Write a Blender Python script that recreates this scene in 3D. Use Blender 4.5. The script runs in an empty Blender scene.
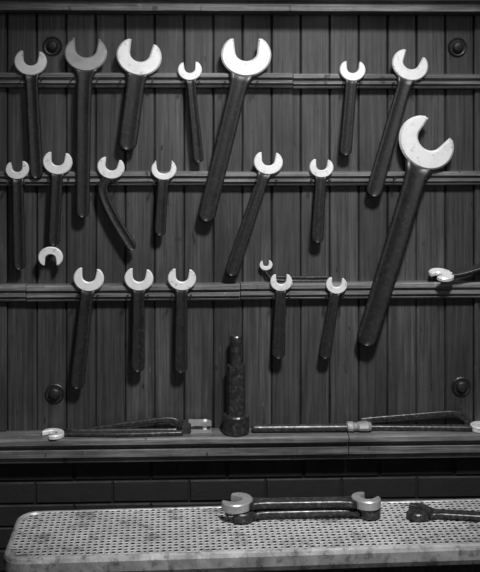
import bpy, math, random
from mathutils import Vector, Matrix
random.seed(4)
sc = bpy.context.scene
sc.view_settings.view_transform = 'Standard'
sc.view_settings.look = 'None'
sc.view_settings.exposure = 0.0

# ------------------------------------------------------------------ camera
F = 1000.0; HY = 100.0; PSI = math.radians(2.1)
CAM = Vector((0, -2.5, 1.6))
fw = Vector((math.sin(PSI), math.cos(PSI), 0)); rt = Vector((math.cos(PSI), -math.sin(PSI), 0))
cd = bpy.data.cameras.new('camera'); cam = bpy.data.objects.new('camera', cd)
sc.collection.objects.link(cam); sc.camera = cam
cam.location = CAM; cam.rotation_euler = (math.pi/2, 0, -PSI)
cd.sensor_fit = 'HORIZONTAL'; cd.sensor_width = 36; cd.lens = F/480*36
cd.shift_y = -(286-HY)/480; cd.clip_start = .05

def ray(px, py): return fw + rt*((px-240)/F) + Vector((0, 0, (HY-py)/F))
def W(px, py, Y=0.0):          # point on a vertical plane y=Y
    d = ray(px, py); return CAM + d*((Y-CAM.y)/d.y)
def H(px, py, z):              # point on a horizontal plane
    d = ray(px, py); return CAM + d*((z-CAM.z)/d.z)
S = .0025

# ------------------------------------------------------------------ materials
def base(name):
    m = bpy.data.materials.new(name); m.use_nodes = True
    nt = m.node_tree; b = nt.nodes['Principled BSDF']; return m, nt, b
def noise(nt, scale, mp=(1, 1, 1), detail=6, rough=.6, dist=0):
    tc = nt.nodes.new('ShaderNodeTexCoord'); mm = nt.nodes.new('ShaderNodeMapping')
    mm.inputs['Scale'].default_value = mp
    n = nt.nodes.new('ShaderNodeTexNoise'); n.inputs['Scale'].default_value = scale
    n.inputs['Detail'].default_value = detail; n.inputs['Roughness'].default_value = rough
    n.inputs['Distortion'].default_value = dist
    nt.links.new(tc.outputs['Object'], mm.inputs[0]); nt.links.new(mm.outputs[0], n.inputs['Vector'])
    return n.outputs['Fac']
def ramp(nt, fac, stops):
    r = nt.nodes.new('ShaderNodeValToRGB'); e = r.color_ramp.elements
    while len(e) < len(stops): e.new(.5)
    for i, (p, v) in enumerate(stops):
        e[i].position = p; e[i].color = (v, v, v, 1)
    nt.links.new(fac, r.inputs[0]); return r.outputs[0]
def math_n(nt, op, a, b):
    n = nt.nodes.new('ShaderNodeMath'); n.operation = op
    for i, x in enumerate((a, b)):
        if isinstance(x, (int, float)): n.inputs[i].default_value = x
        else: nt.links.new(x, n.inputs[i])
    return n.outputs[0]
def bump(nt, b, h, strength, dist):
    bp = nt.nodes.new('ShaderNodeBump'); bp.inputs['Strength'].default_value = strength
    bp.inputs['Distance'].default_value = dist
    nt.links.new(h, bp.inputs['Height']); nt.links.new(bp.outputs[0], b.inputs['Normal'])

def wood(name, mp, lo, hi, rough=.5, isl=.5, fleck=1.0, g2=(.75, 1.25), bs=.35):
    m, nt, b = base(name)
    f1 = noise(nt, 1.0, mp, 9, .65, .8)
    f2 = noise(nt, 4, (1, 1, .6), 6, .65)
    f3 = noise(nt, 1.0, tuple(x*3.2 for x in mp), 4, .7, .2)
    f4 = noise(nt, 55, (1, 1, .4), 3, .5)
    c = ramp(nt, f1, [(.32, lo), (.5, (lo+hi)*.5), (.68, hi)])
    c2 = ramp(nt, f2, [(.34, .5), (.66, 1.4)])
    c3 = ramp(nt, f3, [(.38, g2[0]), (.62, g2[1])])
    c4 = ramp(nt, f4, [(.28, .3), (.34, 1.0), (.69, 1.0), (.75, 1+fleck)])
    g = nt.nodes.new('ShaderNodeNewGeometry')
    ri = math_n(nt, 'MULTIPLY_ADD', g.outputs['Random Per Island'], isl)
    ri.node.inputs[2].default_value = 1-isl/2
    v = math_n(nt, 'MULTIPLY', math_n(nt, 'MULTIPLY', c, c2), ri)
    v = math_n(nt, 'MULTIPLY', math_n(nt, 'MULTIPLY', v, c3), c4)
    nt.links.new(v, b.inputs['Base Color'])
    nt.links.new(ramp(nt, f2, [(.3, rough+.12), (.7, rough-.1)]), b.inputs['Roughness'])
    bump(nt, b, math_n(nt, 'ADD', f1, math_n(nt, 'MULTIPLY', f3, .6)), bs, .002)
    return m
def metal(name, stops, scale=60, rough=(.35, .6), metallic=.5, bs=.3, bd=.001, dist=0, spots=None):
    m, nt, b = base(name)
    f = noise(nt, scale, (1, 1, 1), 7, .65, dist)
    c = ramp(nt, f, stops)
    if spots:
        c = math_n(nt, 'MULTIPLY', c, ramp(nt, noise(nt, spots[0], (1, 1, 1), 6, .7), [(spots[1], spots[2]), (spots[1]+.12, 1.0)]))
    nt.links.new(c, b.inputs['Base Color'])
    nt.links.new(ramp(nt, f, [(.3, rough[1]), (.7, rough[0])]), b.inputs['Roughness'])
    b.inputs['Metallic'].default_value = metallic
    bump(nt, b, f, bs, bd)
    return m
M_board = wood('wood_boards_dark', (52, 52, 1.6), .017, .046, .42, .55, .9, (.7, 1.35), .45)
M_rail = wood('wood_rail_painted', (2.5, 70, 70), .05, .15, .40, .1, 1.0, (.65, 1.3), .5)
M_shelf = wood('wood_shelf_worn', (2.5, 70, 70), .05, .16, .40, .1, 1.2, (.65, 1.3), .5)
M_brick = metal('brick_painted_dark', [(.3, .002), (.7, .007)], 25, (.65, .85), 0, .6, .004)
M_mortar = metal('mortar_dark', [(.3, .0015), (.7, .004)], 40, (.7, .9), 0)
M_head = metal('steel_polished_head', [(.30, .62), (.5, .76), (.7, .84)], 22, (.28, .42), .4, .14, .0006, .3, (70, .31, .5))
M_headd = metal('steel_dull_head', [(.25, .22), (.6, .40)], 30, (.3, .45), .5, .2, .0008)
M_dark = metal('steel_blackened_handle', [(.3, .006), (.52, .015), (.68, .035), (.78, .10)], 130, (.34, .55), .3, .5, .0012, 0, (30, .36, .6))
M_iron = metal('iron_oiled_tool', [(.3, .015), (.5, .035), (.66, .08), (.76, .22)], 110, (.26, .42), .5, .35, .0009)
M_bench = metal('bench_worn_metal', [(.25, .27), (.5, .43), (.7, .58)], 7, (.35, .55), .25, .3, .001, .5, (16, .36, .45))
M_rim = metal('bench_rim_metal', [(.25, .17), (.48, .32), (.7, .52)], 18, (.32, .55), .3, .4, .0015, .5, (40, .38, .45))
M_pit = metal('bench_pit_dark', [(.3, .015), (.7, .04)], 40, (.6, .8), 0)  # pit walls and floors, coloured much darker than the sheet around them
M_floor = metal('concrete_floor', [(.3, .03), (.7, .06)], 8, (.6, .8), 0)
MATS = [M_head, M_headd, M_dark, M_iron]

# ------------------------------------------------------------------ mesh helper
class MB:
    def __init__(s): s.v = []; s.f = []; s.m = []; s.s = []
    def vert(s, p): s.v.append(tuple(p)); return len(s.v)-1
    def face(s, f, m=0, sm=False): s.f.append(tuple(f)); s.m.append(m); s.s.append(sm)
    def obj(s, name, mats, parent=None, recalc=True):
        me = bpy.data.meshes.new(name); me.from_pydata(s.v, [], s.f)
        for m in mats: me.materials.append(m)
        for i, p in enumerate(me.polygons): p.material_index = s.m[i]; p.use_smooth = s.s[i]
        if recalc:
            import bmesh
            bm = bmesh.new(); bm.from_mesh(me); bmesh.ops.recalc_face_normals(bm, faces=bm.faces); bm.to_mesh(me); bm.free()
        me.update()
        o = bpy.data.objects.new(name, me); sc.collection.objects.link(o)
        if parent: o.parent = parent
        return o
def rings(mb, rs, mat, smooth, cap0=True, cap1=True):
    ids = [[mb.vert(p) for p in r] for r in rs]; n = len(rs[0])
    for a, b in zip(ids, ids[1:]):
        for i in range(n): mb.face((a[i], a[(i+1) % n], b[(i+1) % n], b[i]), mat, smooth)
    if cap0: mb.face(ids[0][::-1], mat)
    if cap1: mb.face(ids[-1], mat)
    return ids
def box(mb, x0, x1, y0, y1, z0, z1, mat=0, bev=0.0):
    r = lambda y, i: [(x0+i, y, z0+i), (x1-i, y, z0+i), (x1-i, y, z1-i), (x0+i, y, z1-i)]
    rs = [r(y1, 0), r(y0+bev, 0)] + ([r(y0, bev)] if bev else [])
    rings(mb, rs, mat, False)
SEC_I = [(-.5, .2), (-.5, .75), (-.42, .97), (-.3, 1), (-.2, .78), (.2, .78), (.3, 1), (.42, .97), (.5, .75), (.5, .2), (.4, 0), (-.4, 0)]
SEC_R = [(.5*math.cos(a), .5+.5*math.sin(a)) for a in [i*math.pi/6 for i in range(12)]]
SEC_F = [(-.5, .15), (-.5, .8), (-.44, .97), (-.25, 1), (0, 1), (.25, 1), (.44, .97), (.5, .8), (.5, .15), (.4, 0), (0, 0), (-.4, 0)]
def smooth_path(pts, n=6):
    if len(pts) < 3: 
        return [pts[0].lerp(pts[1], i/14) for i in range(15)]
    out = []
    P = [pts[0]*2-pts[1]]+pts+[pts[-1]*2-pts[-2]]
    for i in range(1, len(P)-2):
        for k in range(n):
            t = k/n; a, b, c, d = P[i-1:i+3]
            out.append(.5*((2*b)+(c-a)*t+(2*a-5*b+4*c-d)*t*t+(3*b-a-3*c+d)*t**3))
    out.append(pts[-1]); return out
def loft(mb, pts, wf, thick, N, mat, sec=SEC_I, round_end=True, round_start=False):
    N = N.normalized(); L = [0]
    for a, b in zip(pts, pts[1:]): L.append(L[-1]+(b-a).length)
    items = []
    for i, p in enumerate(pts):
        T = (pts[min(i+1, len(pts)-1)]-pts[max(i-1, 0)]).normalized()
        items.append((p, T, wf(L[i]/L[-1]), 1.0))
    def ends(it, sgn):
        p, T, w, _ = it; o = []
        for a in (20, 40, 58, 74, 86):
            a = math.radians(a); o.append((p+T*sgn*w*.42*math.sin(a), T, w*math.cos(a)**.75, .72+.28*math.cos(a)))
        return o
    if round_end: items += ends(items[-1], 1)
    if round_start: items = ends(items[0], -1)[::-1]+items
    rs = []
    for p, T, w, k in items:
        s = T.cross(N).normalized()
        rs.append([p+s*(u*w)+N*(thick*(.5+(n-.5)*k)) for u, n in sec])
    rings(mb, rs, mat, True)
def resample(P, n):
    L = [0]
    for a, b in zip(P, P[1:]): L.append(L[-1]+(b-a).length)
    out = []; j = 0
    for i in range(n):
        t = L[-1]*i/(n-1)
        while j < len(P)-2 and L[j+1] < t: j += 1
        d = L[j+1]-L[j]; out.append(P[j].lerp(P[j+1], (t-L[j])/d if d > 1e-9 else 0))
    return out
def head(mb, C, V, N, r, thick, mat, w=.88, deep=.24, tip=40, ell=.86):
    """open-end spanner head: crescent body with rounded-U jaw"""
    V = V.normalized(); N = N.normalized(); U = V.cross(N).normalized()
    a0 = math.radians(tip); n = 37
    O = [Vector((r*math.cos(a0-(math.pi+2*a0)*i/(n-1)), r*math.sin(a0-(math.pi+2*a0)*i/(n-1))*ell)) for i in range(n)]
    hw = w*r/2; ty = r*math.sin(a0)*ell; xo = r*math.cos(a0)
    top = min(hw*1.12, xo-.10*r)
    cy = -deep*r+hw*.85
    I = [Vector((top, ty+.10*r)), Vector((hw*1.02, cy+.05*r))]
    I += [Vector((hw*math.cos(-math.pi*i/14), cy+hw*.85*math.sin(-math.pi*i/14))) for i in range(15)]
    I += [Vector((-hw*1.02, cy+.05*r)), Vector((-top, ty+.10*r))]
    I = resample(I, n)
    mid = lambda a, b: (a+b)/2+Vector((0, .05*r))
    P = O+[mid(O[-1], I[-1])]+I[::-1]+[mid(O[0], I[0])]
    b = .065*r; m = len(P); Q = []
    for i in range(m):
        d = (P[(i+1) % m]-P[i-1]).normalized(); nn = Vector((d.y, -d.x)); Q.append(P[i]+nn*b)
    f = lambda L, h: [C+U*p.x+V*p.y+N*h for p in L]
    ids = rings(mb, [f(Q, 0), f(P, b), f(P, thick-b), f(Q, thick)], mat, False, False, False)
    for R_ in (ids[0], ids[-1]):
        oo = R_[:n]; ii = R_[n+1:2*n+1][::-1]
        for k in range(n-1): mb.face((oo[k], oo[k+1], ii[k+1], ii[k]), mat)
        mb.face((oo[-1], R_[n], ii[-1]), mat); mb.face((oo[0], ii[0], R_[2*n+1]), mat)

RY = -.0305
NW = Vector((0, -1, 0))
def wall_wrench(hx, hy, r, tilt, path, w0, w1, thick=.011, hm=0, dm=2, second=None, name='open_end_wrench', w=.88, deep=.24, Y=RY, tip=40, neck=1.0, ell=.86):
    mb = MB(); R = r*S*.99
    a = math.radians(tilt); V = Vector((math.sin(a), 0, math.cos(a)))
    C = W(hx, hy, Y)+V*(.07*R)
    head(mb, C, V, NW, R, thick, hm, w, deep, tip, ell)
    pts = [W(x, y, Y) for x, y in path]
    d = (pts[0]-C).normalized(); start = C+d*(R*.66)
    pts[-1] = pts[-1]-(pts[-1]-(pts[-2] if len(pts) > 1 else C)).normalized()*(w1*S*.5)
    pp = smooth_path([start]+pts if (pts[0]-C).length > R*1.3 or len(pts) == 1 else [start]+pts[1:], 8)
    Lt = sum((b-a).length for a, b in zip(pp, pp[1:])); nk = R*.75
    def wf(t):
        x = t*Lt; wb = (w0+(w1-w0)*t)*S
        k = max(0, 1-x/nk); return wb+(max(R*1.1*neck, wb)-wb)*k*k
    loft(mb, pp, wf, thick*.86, NW, dm)
    if second:
        sx, sy, sr, st = second; a = math.radians(st); V2 = Vector((math.sin(a), 0, math.cos(a)))
        head(mb, W(sx, sy, Y)+V2*(.07*sr*S), V2, NW, sr*S, thick, hm, w, deep)
    return mb.obj(name, MATS)

# row 1
wall_wrench(31, 63, 16, 3, [(37, 179)], 12, 13)
wall_wrench(86, 55, 21, 3, [(84, 110), (83, 218)], 15, 13, hm=1, w=1.0, deep=.2, neck=1.2, tip=46)
wall_wrench(139, 58, 22.5, 13, [(127, 151)], 18, 18, thick=.013)
wall_wrench(190, 71, 12, -3, [(199, 163)], 8, 10)
wall_wrench(246, 57, 25, 0, [(205, 222)], 17, 17, thick=.014)
wall_wrench(352, 71, 13, 3, [(345, 156)], 11, 12)
wall_wrench(409, 66, 18.5, 22, [(372, 197)], 13, 16)
wall_wrench(424, 144, 29.5, 42, [(364, 346)], 21, 21, thick=.017, deep=.2)
# row 2
wall_wrench(18, 170, 11.5, -5, [(20, 270)], 11, 12)
wall_wrench(58, 163, 14.5, 5, [(54, 246)], 11, 11, second=(51, 256, 12, 180))
wall_wrench(111, 168, 13.5, 12, [(103, 190), (113, 215), (134, 250)], 9, 10)
wall_wrench(164, 170, 12.5, 0, [(160, 236)], 10, 11, w=1.12, deep=.36, tip=42)
wall_wrench(268, 163, 14.5, 3, [(230, 276)], 11, 14)
wall_wrench(321, 168, 12, 3, [(317, 243)], 10, 12)
# row 3
wall_wrench(89, 279, 15, 5, [(77, 389)], 12, 14)
wall_wrench(139, 279, 14.3, 5, [(138, 372)], 11, 13)
wall_wrench(182, 279, 14, 3, [(181, 373)], 11, 13)
wall_wrench(281, 282, 11, 0, [(278, 359)], 10, 13)
wall_wrench(336, 285, 10.5, 5, [(324, 359)], 10, 12)
wall_wrench(266, 265, 6.5, -5, [(268, 273), (276, 278), (300, 279), (331, 279)], 5, 6, thick=.006, Y=-.012)

# ------------------------------------------------------------------ walls
XA, XB = -1.3, 1.5
ZT = 1.98
mb = MB()
x0 = W(7, 200).x; x1 = W(474, 200).x
n = 16; p = (x1-x0)/n
k = -9
while x0+k*p < XB:
    a = x0+k*p; b = a+p
    if b > XA:
        y = random.uniform(-.001, .001)
        box(mb, a+.0008, b-.0008, y, .02, .75, ZT, 0, .003)
    k += 1
box(mb, XA, XB, .018, .05, .0, ZT+.6, 0, 0)
wall = mb.obj('wall_back', [M_board])
def stile(xa, xb, nm):
    mb = MB(); box(mb, xa, xb, -.006, .004, .78, 1.82, 0, .002); mb.obj(nm, [M_board])
stile(x0-.07, x0, 'trim_1'); stile(x1, x1+.07, 'trim_2')

def moulding(name, prof, mat, xa=XA, xb=XB, breaks=(), step=0):
    mb = MB(); xs = [xa]+sorted(breaks)+[xb]
    for i, (a, b) in enumerate(zip(xs, xs[1:])):
        dz = step*(i % 2)
        rings(mb, [[(a+.001, y+dz*.3, z-dz) for y, z in prof], [(b-.001, y+dz*.3, z-dz) for y, z in prof]], 0, False)
    return mb.obj(name, [mat])
def rail_prof(zt, zb, d=.03):
    h = zt-zb
    return [(.002, zt), (-d*.86, zt), (-d, zt-h*.08), (-d, zt-h*.30), (-d*.62, zt-h*.36), (-d*.62, zt-h*.46), (-d*.95, zt-h*.52),
            (-d*.95, zt-h*.70), (-d*.6, zt-h*.76), (-d*.6, zt-h*.84), (-d*.8, zt-h*.90), (-d*.7, zb), (.002, zb)]
R1 = moulding('trim_3', rail_prof(1.667, 1.631), M_rail, breaks=[W(292, 80).x], step=.002)
R2 = moulding('trim_4', rail_prof(1.423, 1.389), M_rail, breaks=[W(215, 178).x], step=.0015)
R3 = moulding('trim_5', rail_prof(1.145, 1.105), M_rail, breaks=[W(240, 290).x, W(28, 290).x], step=.0015)
moulding('trim_6', [(.002, 1.98), (-.07, 1.98), (-.07, 1.845), (-.055, 1.84), (-.055, 1.832), (-.062, 1.828), (-.062, 1.818), (-.04, 1.814), (.002, 1.814)], M_rail)
ST = .779
moulding('wooden_shelf', [(.002, ST), (-.066, ST), (-.07, ST-.003), (-.07, ST-.014), (-.056, ST-.018), (-.054, ST-.026), (-.062, ST-.030), (-.060, ST-.047), (-.050, ST-.050), (-.050, ST-.062), (-.045, ST-.066), (.002, ST-.066)], M_shelf, breaks=[W(345, 440).x])

# brick lower wall
mb = MB(); bh = .056; bl = .19; z = ST-.066-bh; row = 0
while z > -.06:
    x = XA-(bl/2 if row % 2 else 0)+.03
    while x < XB:
        y = random.uniform(-.014, -.011)
        box(mb, max(x, XA)+.002, min(x+bl, XB)-.002, y, .01, max(z, 0)+.002, z+bh-.002, 0, .003)
        x += bl
    z -= bh; row += 1
box(mb, XA, XB, -.008, .012, 0, ST-.06, 1, 0)
mb.obj('wall_back_brick', [M_brick, M_mortar])
mb = MB(); box(mb, XA, XB, -4.0, .05, -.05, 0); mb.obj('floor', [M_floor])

def bolt(px, py):
    c = W(px, py); mb = MB()
    def ring(r, y, n=24):
        return [(c.x+r*math.cos(i*2*math.pi/n), y, c.z+r*math.sin(i*2*math.pi/n)) for i in range(n)]
    rings(mb, [ring(.024, .001), ring(.024, -.004), ring(.0215, -.006), ring(.018, -.0045), ring(.0135, -.0045), ring(.0135, -.012), ring(.010, -.0155), ring(.004, -.0165)], 0, False)
    mb.obj('wall_bolt', [M_dark])
for q in [(53, 46), (457, 47), (55, 393), (461, 386)]: bolt(*q)

def nails(parent, L):
    mb = MB()
    for px, py in L:
        c = W(px, py, -.03)
        rr = lambda r, y: [(c.x+r*math.cos(i*math.pi/4), y, c.z+r*math.sin(i*math.pi/4)) for i in range(8)]
        rings(mb, [rr(.0018, -.018), rr(.0018, -.046), rr(.0033, -.046), rr(.0033, -.048)], 0, False)
    mb.obj('nails', [M_dark], parent)
nails(R1, [(22, 79), (42, 79), (72, 79), (98, 79), (121, 80), (153, 80), (183, 82), (199, 82), (225, 82), (257, 82), (343, 83), (360, 83), (393, 83), (414, 83)])
nails(R2, [(394, 178), (424, 178), (9, 182), (26, 182), (49, 179), (69, 179), (98, 182), (118, 182), (154, 182), (172, 182), (256, 180), (276, 180), (311, 180), (329, 180)])
nails(R3, [(78, 295), (98, 295), (128, 295), (148, 295), (172, 295), (191, 295), (273, 295), (289, 295), (326, 296), (342, 296)])

# ------------------------------------------------------------------ tools on shelf
def lathe(mb, c, prof, mat, n=20, sm=False):
    rings(mb, [[(c.x+r*math.cos(i*2*math.pi/n), c.y+r*math.sin(i*2*math.pi/n), z) for i in range(n)] for r, z in prof], mat, sm)
mb = MB(); c = W(236, 430, -.036)
# stepped bar: broad base, octagonal body, square-shouldered narrower stem
lathe(mb, c, [(.031, ST), (.033, ST+.003), (.033, ST+.044), (.031, ST+.047), (.0235, ST+.0475)], 3, 24)
lathe(mb, c, [(.0235, ST+.047), (.0235, ST+.166), (.0225, ST+.169), (.015, ST+.1695)], 3, 8)
lathe(mb, c, [(.0155, ST+.169), (.0155, ST+.238), (.0135, ST+.241)], 3, 24)
mb.obj('box_socket_tool', MATS)

UZ = Vector((0, 0, 1))
mb = MB(); C = W(53, 439, -.045); C.z = ST+.0005
head(mb, C, Vector((-1, -.7, 0)), UZ, .031, .011, 0, w=.9, deep=.35)
p = [Vector((C.x+.022, -.040, ST+.001)), Vector((W(120, 430).x, -.052, ST+.001)), Vector((W(181, 430).x, -.048, ST+.001))]
loft(mb, smooth_path(p), lambda t: .022-.008*t, .010, UZ, 3)
mb.obj('flat_spanner', MATS)
mb = MB()
p = [W(x, y, -.018) for x, y in [(66, 432), (90, 429), (115, 425), (140, 422), (166, 419), (177, 421), (181, 426), (186, 431)]]
loft(mb, smooth_path(p), lambda t: .009+.006*t, .010, NW, 3, SEC_F, round_start=True)
x = W(183, 430, -.03).x
def prism(mb, xs, y0, y1, zz, mat):
    rings(mb, [[(xx, y0, a), (xx, y1, a), (xx, y1, b), (xx, y0, b)] for xx, (a, b) in zip(xs, zz)], mat, False)
prism(mb, [x-.003, x, x+.016, x+.020], -.040, -.010, [(ST+.005, ST+.022), (ST+.001, ST+.027), (ST+.001, ST+.027), (ST+.004, ST+.024)], 3)
prism(mb, [x+.014, x+.03, x+.060, x+.070], -.038, -.014, [(ST+.0165, ST+.029), (ST+.019, ST+.028), (ST+.018, ST+.028), (ST+.019, ST+.024)], 1)
prism(mb, [x+.014, x+.03, x+.060, x+.070], -.038, -.014, [(ST+.0008, ST+.011), (ST+.0008, ST+.008), (ST+.0008, ST+.009), (ST+.001, ST+.006)], 1)
lathe(mb, Vector((x+.054, -.028, 0)), [(.006, ST+.001), (.006, ST+.030), (.004, ST+.032)], 0, 12)
mb.obj('clevis_tongs', MATS)
mb = MB()
p = [Vector((W(66, 430).x, -.028, ST+.0005)), Vector((W(176, 430).x, -.030, ST+.0005))]
loft(mb, smooth_path(p), lambda t: .010, .012, UZ, 3, SEC_R)
mb.obj('steel_rod', MATS)
mb = MB()
p = [Vector((W(254, 430).x, -.036, ST+.0005)), Vector((W(347, 430).x, -.036, ST+.0005))]
loft(mb, smooth_path(p), lambda t: .020+.002*t, .020, UZ, 3, SEC_R, round_start=True)
xx = W(346, 430, -.036).x
rings(mb, [[(xx+dx, -.036+.5*w*math.cos(i*math.pi/6), ST+.0125+.5*h*math.sin(i*math.pi/6)) for i in range(12)] for dx, w, h in
    [(0, .018, .016), (.004, .028, .0245), (.016, .032, .0245), (.020, .024, .020), (.026, .022, .018), (.032, .032, .023), (.054, .034, .024), (.062, .026, .019), (.064, .014, .010)]], 1, False)
mb.obj('drift_punch', MATS)
mb = MB()
p = [W(x, y, -.016) for x, y in [(361, 419), (400, 416), (440, 413), (456, 413), (464, 418), (468, 426)]]
loft(mb, smooth_path(p), lambda t: .010+.005*t, .010, NW, 3, SEC_F, round_start=True)
C = W(480, 428, -.036); C.z = ST+.0005
head(mb, C, Vector((1, -.5, 0)), UZ, .028, .014, 0)
mb.obj('bowed_spanner', MATS)
mb = MB()
p = [Vector((W(370, 424).x, -.030, ST+.0005)), Vector((W(467, 424).x, -.040, ST+.0005))]
loft(mb, smooth_path(p), lambda t: .012+.008*t, .013, UZ, 3, SEC_I, round_start=True)
mb.obj('pry_bar', MATS)
mb = MB(); Nt = Vector((0, -.24, .97)).normalized()
C = W(441, 277, -.036)
head(mb, C, Vector((-1, -.5, -.12)), Nt, .034, .011, 0, w=.55, deep=.0)
p = [C+Vector((.024, 0, .001)), W(463, 275, -.036), W(505, 262, -.03)]
loft(mb, smooth_path(p), lambda t: .026, .012, Nt, 2)
mb.obj('open_end_wrench', MATS)

# ------------------------------------------------------------------ bench
BT = .70
A = H(0, 560, BT); B = H(480, 545, BT); K = H(240, 504, BT)
ux = (B-A).normalized(); uy = Vector((-ux.y, ux.x, 0))
dep = (K-A).dot(uy); Lb = 1.32
bench = bpy.data.objects.new('metal_bench', None); sc.collection.objects.link(bench)
Mb = Matrix(((ux.x, uy.x, 0, A.x), (ux.y, uy.y, 0, A.y), (0, 0, 1, BT), (0, 0, 0, 1)))
bench.matrix_world = Mb
RAD = .045
def rrect(i, rad, z):
    o = []; r = max(rad-i, .004)
    for cx, cy, a0 in [(Lb-i-r, i+r, -90), (Lb-i-r, dep-i-r, 0), (i+r, dep-i-r, 90), (i+r, i+r, 180)]:
        for k in range(13):
            a = math.radians(a0+90*k/12); o.append((cx+r*math.cos(a), cy+r*math.sin(a), z))
    return o
mb = MB()
rings(mb, [rrect(.012, RAD, -.045), rrect(.004, RAD, -.04), rrect(0, RAD, -.030), rrect(0, RAD, -.010), rrect(.003, RAD, -.003), rrect(.008, RAD, 0.0), rrect(.012, RAD, -.001), rrect(.015, RAD, -.0045)], 0, False)
mb.obj('top_slab', [M_rim], bench)
mb = MB(); pt = .0125; i0 = .013
nx = int((Lb-2*i0)/pt); ny = int((dep-2*i0)/(pt*.95)); pty = (dep-2*i0)/ny
def inside(x, y):
    r = RAD-i0; cx = min(max(x, i0+r), Lb-i0-r); cy = min(max(y, i0+r), dep-i0-r)
    return math.hypot(x-cx, y-cy) <= r+1e-6
for i in range(nx):
    for j in range(ny):
        xa = i0+i*pt; ya = i0+j*pty
        cx = xa+pt/2; cy = ya+pty/2
        if not all(inside(x, y) for x, y in [(xa, ya), (xa+pt, ya), (xa, ya+pty), (xa+pt, ya+pty)]): continue
        o = []; c1 = []; c2 = []
        for k in range(8):
            a = k*math.pi/4; ca, sa = math.cos(a), math.sin(a); m = max(abs(ca), abs(sa))
            o.append(mb.vert((cx+ca/m*pt/2, cy+sa/m*pty/2, -.0018)))
            rr = .36 if (i+j) % 2 == 0 else .25
            c1.append(mb.vert((cx+ca*pt*rr, cy+sa*pty*rr, -.0006)))
            c2.append(mb.vert((cx+ca*pt*rr*.8, cy+sa*pty*rr*.8, -.0045)))
        for k in range(8):
            l = (k+1) % 8
            mb.face((o[k], o[l], c1[l], c1[k]), 0); mb.face((c1[k], c1[l], c2[l], c2[k]), 1)
        mb.face(c2, 1)
mb.obj('tread_sheet', [M_bench, M_pit], bench, recalc=False)
mb = MB()
rings(mb, [[(x, y, z) for x, y in [(.04, .03), (Lb-.04, .03), (Lb-.04, dep-.03), (.04, dep-.03)]] for z in (-.10, -.04)], 0, False)
for lx in (.09, Lb-.13):
    for ly in (.04, dep-.08):
        rings(mb, [[(lx+a, ly+b, z) for a, b in [(0, 0), (.04, 0), (.04, .04), (0, .04)]] for z in (-BT, -.05)], 0, False)
mb.obj('frame', [M_iron], bench)

def bench_wrench(h1, v1, r1, h2, v2, r2, z, thick, hm=3, dm=3, w=.028, name='double_open_end_wrench'):
    mb = MB()
    C1 = H(*h1, z); C2 = H(*h2, z)
    f = lambda d: Vector((math.cos(math.radians(d)), math.sin(math.radians(d)), 0))
    head(mb, C1, f(v1), UZ, r1, thick, hm)
    if r2: head(mb, C2, f(v2), UZ, r2, thick, hm)
    d = (C2-C1).normalized()
    pp = smooth_path([C1+d*r1*.7, C2-d*r2*.7])
    pp = [q+UZ*.001 for q in pp]
    wf = lambda t: w+(r1*.5)*max(0, 1-t*7)**2+(r2*.5)*max(0, 1-(1-t)*7)**2
    loft(mb, pp, wf, thick*.8, UZ, dm, round_end=not r2)
    mb.obj(name, MATS)
z1 = BT+.0002; z2 = z1+.0215
bench_wrench((240, 518), 200, .036, (368, 515), 20, .031, z1, .021)
bench_wrench((237, 508), 150, .038, (366, 506), 50, .033, z2, .020, hm=1)
bench_wrench((418, 516), 160, .034, (520, 522), 0, 0, z1, .016, w=.026, name='open_end_wrench')

# ------------------------------------------------------------------ lights
def spot(name, loc, tgt, rad, e, ang):
    l = bpy.data.lights.new(name, 'SPOT'); l.energy = e; l.shadow_soft_size = rad
    l.spot_size = math.radians(ang); l.spot_blend = 1.0
    o = bpy.data.objects.new(name, l); sc.collection.objects.link(o); o.location = loc
    o.rotation_euler = (Vector(tgt)-Vector(loc)).to_track_quat('-Z', 'Y').to_euler(); return o
def area(name, loc, tgt, size, e, sy=None):
    l = bpy.data.lights.new(name, 'AREA'); l.energy = e; l.size = size
    o = bpy.data.objects.new(name, l); sc.collection.objects.link(o); o.location = loc
    o.rotation_euler = (Vector(tgt)-Vector(loc)).to_track_quat('-Z', 'Y').to_euler(); return o
spot('ceiling_lamp', (.45, -1.6, 2.9), (.14, -.08, 1.10), .16, 400, 50)
area('room_fill_light', (.3, -4.2, 2.2), (.1, 0, 1.2), 1.2, 12)
w = bpy.data.worlds.new('world'); sc.world = w; w.use_nodes = True
w.node_tree.nodes['Background'].inputs[0].default_value = (.5, .5, .5, 1)
w.node_tree.nodes['Background'].inputs[1].default_value = .045
